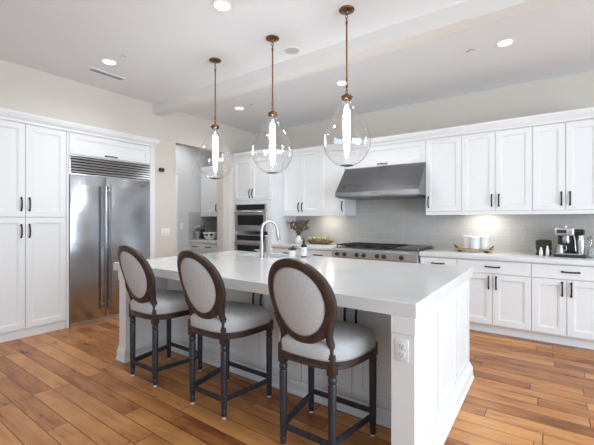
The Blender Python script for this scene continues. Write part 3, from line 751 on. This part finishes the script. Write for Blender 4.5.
t = thing('moss_planter', 'square dark mossy planter on the counter left of the espresso machine', 'planter', (-.03, 5.0, ZT))
b = MB().box(-.065, .065, -.05, .05, 0, .15, .012, 2)
b.build('planter', 'moss', t)
rnd = random.Random(9); b = MB()
for i in range(150):
    b.ball((rnd.uniform(-.072, .072), rnd.uniform(-.056, .056), rnd.uniform(.125, .172)), rnd.uniform(.007, .014), (1, 1, .8), 1)
for i in range(60):
    b.ball((rnd.choice((-1, 1)) * rnd.uniform(.060, .072), rnd.uniform(-.056, .05), rnd.uniform(.01, .15)), rnd.uniform(.006, .011), (1, 1, 1), 1)
b.build('moss_cover', 'moss', t)
for x, h, lb in ((-.055, .095, 'shorter white pillar candle in front of the mossy planter'), (.005, .115, 'taller white pillar candle in front of the mossy planter')):
    t = thing('candle', lb, 'candle', (x, 4.91, ZT))
    MB().lathe([(.016, 0), (.018, .003), (.0175, h * .62), (.011, h * .75), (.010, h - .004), (.008, h)], n=20).build('wax', 'ceram', t)
    MB().tube([(0, 0, h), (0, 0, h + .008)], .001, 5).build('wick', 'ink', t)

# espresso machine
t = thing('espresso_machine', 'stainless steel espresso machine on the counter at the right', 'coffee machine', (.205, 5.0, ZT))
MB().box(-.14, .14, -.17, .12, 0, .03, .006, 2).build('base', 'blackp', t)
MB().box(-.135, .10, -.165, -.02, .03, .042, .002, 1).build('drip_tray', 'steel', t)
MB().box(-.10, .125, .0, .12, .03, .27, .010, 3).build('body', 'blackp', t)
MB().box(-.135, .04, -.125, .10, .232, .325, .018, 3).build('head', 'steel', t)
MB().box(.04, .135, -.03, .11, .25, .305, .012, 3).build('water_tank', 'bglass', t)
MB().lathe([(.034, .03), (.036, .035), (.036, .20), (.030, .215), (.030, .235), (.001, .24)], (.098, -.05, 0), 24).build('grinder', 'steel', t)
MB().box(-.115, -.03, -.128, -.124, .262, .300).build('control_panel', 'bglass', t, smooth=False)
MB().lathe([(.014, 0), (.013, .010), (.001, .011)], (0, 0, 0), 16, Matrix.Translation((.005, -.125, .28)) @ Matrix.Rotation(R(90), 4, 'X')).build('dial', 'chrome', t)
MB().lathe([(.035, .175), (.036, .20), (.030, .236)], (-.03, -.08, 0), 24).build('group_head', 'chrome', t)
f = MB().lathe([(.026, .148), (.032, .152), (.033, .176)], (-.03, -.08, 0), 24).build('portafilter', 'chrome', t)
MB().tube([(-.03, -.11, .165), (-.03, -.16, .160), (-.03, -.215, .152)], [.008, .012, .011], 12).build('grip', 'blackp', f)
MB().tube([(.035, -.10, .24), (.045, -.12, .18), (.05, -.135, .07)], .0055, 10).build('steam_wand', 'chrome', t)
MB().lathe([(.05, .325), (.05, .335), (.03, .336)], (-.05, .0, 0), 24).build('warming_rail', 'chrome', t)
t = thing('milk_pitcher', 'steel milk pitcher standing on the espresso machine tray', 'pitcher', (.118, 4.875, ZT + .0425))
MB().lathe([(.036, 0), (.038, .003), (.036, .03), (.030, .07), (.034, .09), (.031, .09), (.027, .07), (.03, .01), (.0, .008)], n=24).build('body', 'chrome', t)
MB().tube([(.030, 0, .08), (.055, 0, .078), (.058, 0, .04), (.034, 0, .022)], .004, 8).build('handle', 'chrome', t)
# glass jar farther right
t = thing('glass_jar', 'clear lidded jar at the right edge of the counter', 'jar', (.408, 4.97, ZT))
MB().lathe([(.045, 0), (.05, .004), (.052, .15), (.042, .175), (.042, .19)], n=28, cap=True).build('vessel', 'glass', t)
MB().lathe([(.044, .006), (.047, .01), (.047, .10), (.03, .108), (.001, .110)], n=24).build('contents', noisy(mat('sugar_and_pods', (.5, .48, .45), .8), (90, 90, 90), (.25, .22, .20), (.75, .74, .72)), t)
MB().lathe([(.046, .1905), (.047, .215), (.040, .220), (.012, .222), (.014, .24), (.002, .244)], n=28).build('lid', 'chrome', t)

# pantry counter
t = thing('stand_mixer', 'silver and black appliance on the pantry alcove counter', 'appliance', (-5.83, 4.76, ZT))
MB().box(-.09, .09, -.14, .12, 0, .03, .012, 3).build('base', 'steel', t)
MB().lathe([(.035, .03), (.05, .04), (.062, .09), (.066, .15), (.068, .152), (.062, .152), (.058, .09), (.0, .045)], (-.0, -.06, 0), 28).build('mixing_bowl', 'chrome', t)
MB().box(-.045, .045, .04, .11, .03, .21, .018, 3).build('column', 'blackp', t)
MB().tube([(0, .11, .24), (0, .05, .25), (0, -.06, .25), (0, -.14, .24)], [.04, .052, .05, .034], 20).build('head', 'steel', t)
t = thing('serving_bowl', 'white bowl with dark oval openings on the pantry alcove counter', 'bowl', (-5.555, 4.78, ZT))
MB().lathe([(.06, 0), (.085, .02), (.125, .09), (.142, .15), (.136, .152), (.118, .09), (.075, .025), (.0, .02)], n=40).build('bowl', 'ceram', t)
b = MB()
for a in (-150, -110, -70, -25):
    n_ = 14; rings = []
    c = Vector((math.cos(R(a)), math.sin(R(a)), 0)); tt = Vector((-c.y, c.x, 0))
    pts_ = []
    for k in range(n_):
        q = 2 * math.pi * k / n_; dz = .022 * math.sin(q); z = .105 + dz; r = .1315 + dz * .30
        ang = R(a) + .26 * math.cos(q)
        pts_.append((r * math.cos(ang), r * math.sin(ang), z))
    b.bm.faces.new([b.bm.verts.new(p_) for p_ in pts_])
b.build('oval_openings', 'ink', t)
# unseen ceiling light, added to brighten the pantry
can(-5.45, 4.2, 'added unseen ceiling light that brightens the pantry alcove', 7)
